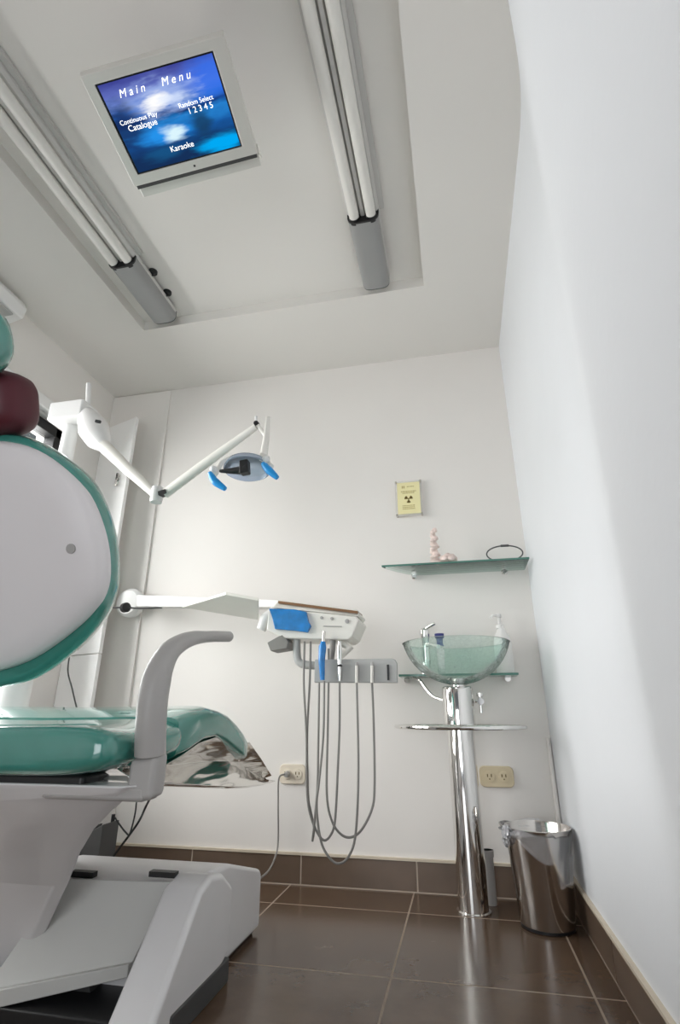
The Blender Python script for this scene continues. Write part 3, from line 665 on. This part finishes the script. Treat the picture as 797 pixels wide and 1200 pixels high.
# hoses
def hose(px, Y=1.88, r=.0038): 
    return cable('hose', px, Y, r, M['hose'], parent=du, n=6)
hose([(357, 752, 1.92), (356, 800), (359, 860), (360, 930), (366, 962), (378, 984), (388, 978), (393, 958), (396, 900), (398, 850), (398, 800)])
hose([(364, 752, 1.92), (363, 800), (360, 860), (361, 930), (364, 950), (368, 970), (366, 986)], 1.89)
hose([(374, 800), (373, 870), (372, 920), (369, 960), (366, 986)], 1.87)
hose([(380, 798), (379, 860), (374, 915), (371, 945), (376, 985), (386, 1005), (397, 1012), (409, 1003), (417, 975), (420, 900), (418, 800)], 1.86)
hose([(385, 760), (385, 800), (384, 860), (383, 930), (389, 962), (400, 978), (412, 981), (424, 972), (436, 948), (439, 920), (438, 850), (436, 800)], 1.90)
# handpieces resting in the holder
g = 'handpieces hanging in the grey holder'
h = thing('handpiece', 'handpiece wrapped in bright blue film, leftmost in the grey holder', 'handpiece', hx(379, 790, 1.87), g)
bm = B(); tube(bm, [hx(379, 752, 1.875), hx(378, 758, 1.873), hx(377, 775, 1.87), hx(378, 797, 1.872)], [.008, .014, .012, .008], 14); build('sleeve', bm, M['bluefilm'], h)
bm = B(); tube(bm, [hx(380, 740, 1.88), hx(379, 754, 1.876)], .006, 12); build('tip', bm, M['steel'], h)
h = thing('handpiece', 'silver handpiece standing in the holder just right of the blue wrapped one', 'handpiece', hx(398, 790, 1.87), g)
bm = B(); tube(bm, [hx(398, 752, 1.885), hx(398, 760, 1.882), hx(398, 775, 1.88), hx(398, 798, 1.88)], [.006, .009, .008, .006], 14); build('grip', bm, M['chrome'], h)
bm = B(); lathe(bm, [(.008, -.004), (.0085, 0), (.008, .004)], hx(398, 780, 1.88), 14); build('ring', bm, M['black'], h)
for px, lab in ((418, 'short white handpiece connector in the third holder slot'), (436, 'short pale connector in the holder slot nearest the empty one')):
    h = thing('handpiece', lab, 'handpiece', hx(px, 790, 1.88), g)
    bm = B(); tube(bm, [hx(px, 778, 1.883), hx(px, 800, 1.883)], [.0055, .0055], 12); build('grip', bm, M['offwhite'], h)
    bm = B(); tube(bm, [hx(px, 776, 1.883), hx(px, 780, 1.883)], [.004, .007], 12); build('ring', bm, M['greyp'], h)
h = thing('suction_handle', 'grey coiled suction handle hanging beneath the instrument head beside the blue sleeve', 'suction handle', hx(387, 765, 1.93))
bm = B(); tube(bm, spline([hx(376, 746, 1.92), hx(384, 742, 1.92), hx(390, 752, 1.92), hx(388, 775, 1.92)], 5), .011, 12); build('body', bm, M['hose'], h)
bm = B(); tube(bm, [hx(400, 752, 1.95), hx(410, 760, 1.94), hx(400, 770, 1.93)], [.018, .014, .008], 14); build('cup', bm, M['offwhite'], h)

# ------------------------------------------------------------------ sockets
def socket(px0, px1, py, lab, body):
    c = PY((px0 + px1) / 2, py, YB - .004); hw = (PY(px1, py, YB).x - PY(px0, py, YB).x) / 2; hh = .036
    t = thing('wall_socket', lab, 'socket', (c.x, YB - .001, c.z), 'wall sockets on the back wall')
    n_s = 6; pts = []
    for (sx, sz) in ((1, 1), (-1, 1), (-1, -1), (1, -1)):
        for k in range(n_s):
            a = {(1, 1): 0, (-1, 1): 90, (-1, -1): 180, (1, -1): 270}[(sx, sz)] + 90 * k / (n_s - 1); r = .018
            pts.append(Vector((c.x + sx * (hw - r) + r * math.cos(math.radians(a)), YB - .001, c.z + sz * (hh - r) + r * math.sin(math.radians(a)))))
    bm = B(); prism(bm, pts, (0, -.01, 0)); pl = build('cover_plate', bm, body, t, bevel=.003)
    for s in (-1, 1):
        cc = Vector((c.x + s * hw * .42, YB - .011, c.z)); bm = B(); lathe(bm, [(.019, .001), (.019, -.003), (.016, -.0035)], cc, 24, axis=(0, 1, 0)); oo_ = build('outlet', bm, body, t)
        for dx, dz, w, hgt in ((-.007, .004, .0016, .005), (.007, .004, .0016, .005), (0, -.008, .002, .002)):
            bm = B(); obox(bm, cc + Vector((dx, -.0035, dz)), (1, 0, 0), (0, 1, 0), (0, 0, 1), w, .001, hgt); build('slot', bm, M['darkink'], oo_)
    return c
socket(562, 602, 910, 'beige double wall socket to the right of the steel pedestal', M['beige'])
c = socket(328, 358, 907, 'pale double wall socket with a plug, below the instrument unit', M['beigelight'])
pl = thing('plug', 'grey plug and cord in the pale socket, running down to the floor', 'plug', (c.x - .02, YB - .03, c.z))
bm = B(); tube(bm, [(c.x - .018, YB - .016, c.z), (c.x - .018, YB - .04, c.z)], [.012, .009], 14); build('plug_body', bm, M['greyp'], pl)
cable('cord', [(334, 907, 2.24), (327, 912, 2.23), (326, 940, 2.24), (326, 985, 2.24), (323, 1003, 2.2), (315, 1020, 2.1), (303, 1031, 2.0)], 2.2, .0032, M['hose'], parent=pl)

# ------------------------------------------------------------------ sink
PXc, PYc = -.012, 2.125
ws = thing('wash_basin', 'sea green crackle glass basin on a polished steel pedestal with a round rail', 'sink', (PXc, PYc, 0))
bm = B(); lathe(bm, [(.056, 0), (.056, .004), (.049, .006), (.049, .555)], (PXc, PYc, 0), 48); build('pedestal', bm, M['chrome'], ws)
bm = B(); lathe(bm, [(.056, .563), (.0575, .565), (.0575, .69), (.055, .697), (.05, .70)], (PXc, PYc, 0), 48); build('pedestal_collar', bm, M['chrome'], ws)
RZ = .562; rc = Vector((PXc - .002, 2.045, RZ))
bm = B(); torus(bm, rc, .222, .0065, seg=64); rl = build('towel_rail', bm, M['chrome'], ws)
for a in (0, PI / 2, PI, ):
    pass
bm = B(); tube(bm, [rc + Vector((-.222, 0, 0)), rc + Vector((.222, 0, 0))], .005, 10); tube(bm, [rc + Vector((0, -.222, 0)), rc + Vector((0, .06, 0))], .004, 10); build('rail_spoke', bm, M['chrome'], rl)
bm = B(); lathe(bm, [(.06, -.006), (.064, 0), (.06, .006)], (PXc, PYc, RZ), 40); build('rail_hub', bm, M['chrome'], rl)
bz = .703; prof = []
BR = .196; bcx, bcy = PXc + .006, 2.078
for k in range(15):
    a = (k / 14) * 1.32; prof.append((max(.03, BR / math.sin(1.32) * math.sin(a)), .147 * (1 - math.cos(a)) / (1 - math.cos(1.32))))
inn = [(max(r - .009, .001), z + (.009 if r < .15 else .004)) for r, z in prof]
bm = B(); lathe(bm, prof + [(BR + .003, .149), (BR - .003, .153)] + inn[::-1][:-2] + [(.001, .010)], (bcx, bcy, bz), 64, cap=False); build('bowl', bm, M['bowl'], ws, angle=80)
bm = B(); lathe(bm, [(.001, .016), (.022, .016), (.024, .011), (.024, -.006), (.018, -.01)], (bcx, bcy, bz), 28); build('drain', bm, M['chrome'], ws)
vv = PY(563, 822, 2.14); bm = B(); tube(bm, [(vv.x, 2.14, vv.z - .04), (vv.x, 2.14, vv.z + .022)], .006, 12); lathe(bm, [(.013, -.006), (.013, .006)], (vv.x, 2.14, vv.z + .024), 18)
lathe(bm, [(.012, -.012), (.014, 0), (.012, .012)], (vv.x, 2.12, vv.z), 18, axis=(0, 1, 0)); tube(bm, [(vv.x - .02, 2.14, vv.z), (vv.x + .012, 2.14, vv.z)], .006, 10); build('valve', bm, M['chrome'], ws)
cable('supply_hose', [(484, 793, 2.2), (492, 797, 2.2), (500, 808, 2.18), (508, 816, 2.16), (518, 820, 2.14), (523, 822, 2.13)], 2.18, .0055, M['steel'], parent=ws)
bm = B(); q = PY(575, 1040, 2.2); tube(bm, [(q.x, 2.21, 0), (q.x, 2.21, .16)], .018, 16); lathe(bm, [(.021, 0), (.021, .02)], (q.x, 2.21, .14), 20)
tag(build('drain_pipe', bm, M['greyp']), 'short grey upright pipe on the floor behind the steel pedestal', 'pipe')

# lower glass shelf with tap, bottle, cap
lz = .742
ls = thing('glass_shelf', 'small green glass shelf on the back wall behind the basin', 'shelf', (0, YB - .001, lz), 'green glass wall shelves')
build('glass', box(B(), -.235, .22, 2.185, YB - .001, lz, lz + .008), M['shelf'], ls, bevel=.002)
build('polished_edge', box(B(), -.235, .22, 2.182, 2.1855, lz + .0005, lz + .0085), M['shelfedge'], ls)
for x in (-.21, .185):
    bm = B(); lathe(bm, [(.012, 0), (.012, .03)], (x, YB - .001, lz - .008), 18, axis=(0, -1, 0)); build('bracket', bm, M['chrome'], ls)
fx = PY(499, 770, 2.2).x
fc = thing('faucet', 'chrome single lever tap standing at the left of the glass basin', 'tap', (fx, 2.215, lz + .008))
bm = B(); lathe(bm, [(.024, 0), (.024, .006), (.018, .010), (.017, .135), (.019, .14), (.020, .172), (.012, .182)], (fx, 2.215, lz + .0085), 28); build('tap_body', bm, M['chrome'], fc)
bm = B(); tube(bm, [(fx, 2.215, lz + .125), (fx + .03, 2.17, lz + .118), (fx + .055, 2.13, lz + .105)], [.010, .009, .009], 14); build('spout', bm, M['chrome'], fc)
bm = B(); tube(bm, [(fx, 2.215, lz + .183), (fx + .02, 2.20, lz + .195), (fx + .045, 2.19, lz + .205)], [.008, .007, .006], 12); build('lever', bm, M['chrome'], fc)
sx = PY(591, 770, 2.22).x
st = thing('soap_dispenser', 'white pump soap bottle standing behind the right edge of the glass basin', 'soap bottle', (sx, 2.228, lz + .008))
zb = lz + .009
bm = B(); lathe(bm, [(.030, 0), (.034, .006), (.034, .12), (.028, .145), (.016, .165), (.014, .172)], (sx, 2.228, zb), 32); build('bottle', bm, M['soap'], st)
bm = B(); lathe(bm, [(.015, .172), (.015, .186), (.006, .19), (.006, .215), (.010, .218), (.010, .23)], (sx - .004, 2.228, zb), 20); build('pump', bm, M['soap'], st)
bm = B(); tube(bm, [(sx - .004, 2.228, zb + .224), (sx - .03, 2.205, zb + .222), (sx - .038, 2.20, zb + .212)], [.005, .0045, .004], 10); build('nozzle', bm, M['soap'], st)
bb = thing('small_bottle', 'tiny bottle with dark blue cap seen through the glass basin beside the tap', 'bottle', (PY(516, 762, 2.22).x, 2.22, lz + .008))
bx = bb.location.x
bm = B(); lathe(bm, [(.012, 0), (.014, .004), (.016, .09), (.010, .102), (.010, .11)], (bx, 2.22, zb), 20); build('bottle', bm, M['soap'], bb)
bm = B(); lathe(bm, [(.017, .11), (.013, .116), (.013, .138), (.019, .143), (.019, .158)], (bx, 2.22, zb), 20); build('cap', bm, M['darkblue'], bb)

# upper glass shelf
uz = 1.172
us = thing('glass_shelf', 'long green glass shelf on the back wall below the yellow notice', 'shelf', (0, YB - .001, uz), 'green glass wall shelves')
lft = PZ(447, 664, uz).x; fy = 2.112
out_ = [(lft, fy), (lft + .012, fy + .03), (lft + .05, fy + .09), (lft + .09, fy + .14), (lft + .14, YB - .001), (XR - .014, YB - .001), (XR - .014, fy)]
bm = B(); prism(bm, [(x, y, uz) for x, y in out_], (0, 0, .009)); build('glass', bm, M['shelf'], us, smooth=False, bevel=.0015)
build('polished_edge', box(B(), lft, XR - .014, fy - .002, fy, uz + .001, uz + .008), M['shelfedge'], us)
for x in (-.16, .22):
    bm = B(); lathe(bm, [(.013, 0), (.013, .02), (.009, .024)], (x, YB - .001, uz - .006), 18, axis=(0, -1, 0)); build('bracket', bm, M['chrome'], us)
# pink coral ornament
cx0 = PY(509, 640, 2.16).x
co = thing('coral_ornament', 'pink knobbly coral ornament standing on the upper glass shelf', 'ornament', (cx0, 2.16, uz + .009))
zs = uz + .009; bm = B()
for k in range(13):
    a = k * 2.1; z = zs + .012 + k * .0118; r = .021 - k * .0008
    lathe(bm, [(r * .3, -.011), (r * .8, -.006), (r, 0), (r * .75, .007), (r * .2, .011)], (cx0 + .006 * math.cos(a), 2.16 + .005 * math.sin(a), z), 12, axis=(.35 * math.cos(a), .35 * math.sin(a), 1))
build('tall_branch', bm, M['pink'], co); bm = B()
for k in range(11):
    a = k * 2.4; rr = .032 * math.sqrt((k + .5) / 11); r = .015
    lathe(bm, [(r * .3, -.010), (r, -.003), (r * .8, .006), (r * .2, .011)], (cx0 + .052 + rr * math.cos(a), 2.16 + rr * math.sin(a) * .7, zs + .0165 + .022 * (1 - rr / .032) + .004 * (k % 3)), 10, axis=(.6 * math.cos(a), .6 * math.sin(a), 1))
build('small_cluster', bm, M['pink'], co)
# wire hoop
w0, w1 = PY(571, 655, 2.17).x, PY(613, 650, 2.17).x; wc = (w0 + w1) / 2; wr = (w1 - w0) / 2
wh = thing('wire_hoop', 'thin dark oval wire hoop standing on the right of the upper shelf', 'hoop', (wc, 2.17, zs))
bm = B(); torus(bm, (wc, 2.17, zs + .036), wr, .0028, axis=(0, -1, 0), seg=48, a0=-.95, a1=PI + .95, sy=.47); build('wire', bm, M['darkgrey'], wh)
bm = B(); tube(bm, [(wc - .012, 2.17, zs + .036 + wr * .47), (wc + .02, 2.17, zs + .036 + wr * .46)], .005, 12); build('clasp', bm, M['darkgrey'], wh)

# notice
n0, n1 = PY(462, 562, YB - .02), PY(497, 606, YB - .02)
nt_ = thing('wall_notice', 'yellow notice with a trefoil symbol in a clear wall holder', 'sign', ((n0.x + n1.x) / 2, YB - .001, (n0.z + n1.z) / 2))
nx, nz = nt_.location.x, nt_.location.z; hw, hh = .056, .082
build('acrylic_sheet', box(B(), nx - hw - .006, nx + hw + .006, YB - .020, YB - .016, nz - hh - .006, nz + hh + .006), M['acryl'], nt_)
build('paper', box(B(), nx - hw + .004, nx + hw - .004, YB - .0225, YB - .0215, nz - hh + .004, nz + hh - .004), M['yellowp'], nt_)
for s in (-1, 1):
    for q in (-1, 1):
        bm = B(); lathe(bm, [(.005, 0), (.005, .024), (.004, .026)], (nx + s * (hw + .0), YB - .001, nz + q * (hh + .0)), 14, axis=(0, -1, 0)); build('standoff', bm, M['steel'], nt_)
def strokes(z, x0, x1, w, m, h=.0022):
    bm = B(); x = x0
    while x < x1:
        l = min(random.uniform(.004, .009), x1 - x); box(bm, x, x + l, YB - .0231, YB - .0224, z - h, z + h); x += l + .0025
    build('printed_line', bm, m, nt_, smooth=False)
strokes(nz + .055, nx - .030, nx - .016, 0, M['ink'], .006); strokes(nz + .056, nx - .006, nx + .026, 0, M['ink'])
strokes(nz + .032, nx - .034, nx + .034, 0, M['ink'], .0028); strokes(nz + .024, nx - .028, nx + .026, 0, M['ink'])
for dz in (-.038, -.046, -.054): strokes(nz + dz, nx - .030, nx + .026, 0, M['ink'])
bm = B(); tc_ = Vector((nx - .001, YB - .0226, nz - .006))
for k in range(3):
    a0 = math.radians(120 * k - 30 + 60 + 30 - 30); pts = [tc_ + Vector((math.cos(a) * r, -.0006, math.sin(a) * r)) for r, a in
        [(.005, a0 - .5), (.019, a0 - .52), (.0195, a0 - .25), (.0195, a0), (.0195, a0 + .25), (.019, a0 + .52), (.005, a0 + .5)]]
    prism(bm, pts, (0, .0005, 0))
lathe(bm, [(.0035, 0), (.0035, .0006)], tc_, 14, axis=(0, -1, 0)); build('trefoil_symbol', bm, M['darkink'], nt_, smooth=False)

# ------------------------------------------------------------------ bin
bc = Vector((.206, 2.035, 0))
bn_ = thing('waste_bin', 'polished steel waste bin with a thin plastic liner folded over its rim', 'bin', bc)
bm = B(); lathe(bm, [(.001, .004), (.074, .004), (.078, .008), (.080, .012), (.101, .262), (.103, .266), (.101, .268), (.098, .262), (.076, .014), (.001, .012)], bc, 56, cap=False)
build('bin_body', bm, M['steel'], bn_)
bm = B(); lathe(bm, [(.075, 0), (.079, .002), (.079, .009), (.075, .010)], bc, 48); build('base_ring', bm, M['black'], bn_)
bm = B(); rings = []
seg = 72
for j in range(7):
    r_ = []
    for k in range(seg):
        a = 2 * PI * k / seg
        drop = .055 + .035 * math.cos(a - 5.6) + .010 * math.sin(3 * a) + (.07 if abs(((a - 5.45 + PI) % (2 * PI)) - PI) < .35 else 0)
        lowf = j / 6; R0 = .1055 - .021 * (drop * lowf) / .26 * 1.0
        if j == 0: R0 = .096
        left = max(0, math.cos(a - 3.45)) ** 3
        wob = .0018 * math.sin(9 * a + j) + left * (.008 + .009 * math.sin(8 * a + 1.9 * j))
        z = .274 + .004 * math.sin(5 * a) - drop * lowf * (1 - .25 * left)
        if j == 0: z = .25
        r_.append(bc + Vector(((R0 + max(wob, 0)) * math.cos(a), (R0 + max(wob, 0)) * math.sin(a), z)))
    rings.append(ringverts(bm, r_))
for a, b in zip(rings, rings[1:]): bridge(bm, a, b)
build('bin_liner', bm, M['liner'], bn_, angle=80)

bm = B(); random.seed(3); rings = []
for j in range(9):
    f = j / 8; hgt = .272 - .062 * f; r_ = []
    for k in range(22):
        a = 2 * PI * k / 22; rad = (.004 + .013 * math.sin(PI * min(1, f * .9 + .12)) ** .7) * random.uniform(.72, 1.25)
        r_.append(bc + Vector((-.101 + rad * math.cos(a) * .8 + .006 * (1 - f), -.030 + rad * 2.3 * math.sin(a), hgt + random.uniform(-.002, .002))))
    rings.append(r_)
loft(bm, rings); build('liner_fold', bm, M['linerfold'], bn_, angle=20)

# ------------------------------------------------------------------ light
w = bpy.data.worlds.new('sky'); bpy.context.scene.world = w; w.use_nodes = True
bg = w.node_tree.nodes['Background']; bg.inputs[0].default_value = (.86, .93, 1, 1); bg.inputs[1].default_value = .15
def area(name, loc, rot, sx, sy, e, col):
    l = bpy.data.lights.new(name, 'AREA'); l.shape = 'RECTANGLE'; l.size = sx; l.size_y = sy; l.energy = e; l.color = col
    o = bpy.data.objects.new(name, l); C.objects.link(o); o.location = loc; o.rotation_euler = rot; return o
# daylight through the side window, plus an added fill lamp unseen behind the camera
area('window_daylight', (-2.95, 1.95, 2.30), (0, -PI / 2, 0), 2.9, 4.4, 570, (1, .985, .975))
area('front_fill', (-.8, YN - .12, .65), (PI / 2, 0, 0), 1.3, 1.1, 20, (.93, .965, 1))

sc = bpy.context.scene
sc.view_settings.view_transform = 'Standard'; sc.view_settings.look = 'None'; sc.view_settings.gamma = 1
sc.view_settings.exposure = 0.0; sc.view_settings.use_curve_mapping = False
sc.cycles.max_bounces = 14; sc.cycles.diffuse_bounces = 8; sc.cycles.transparent_max_bounces = 16
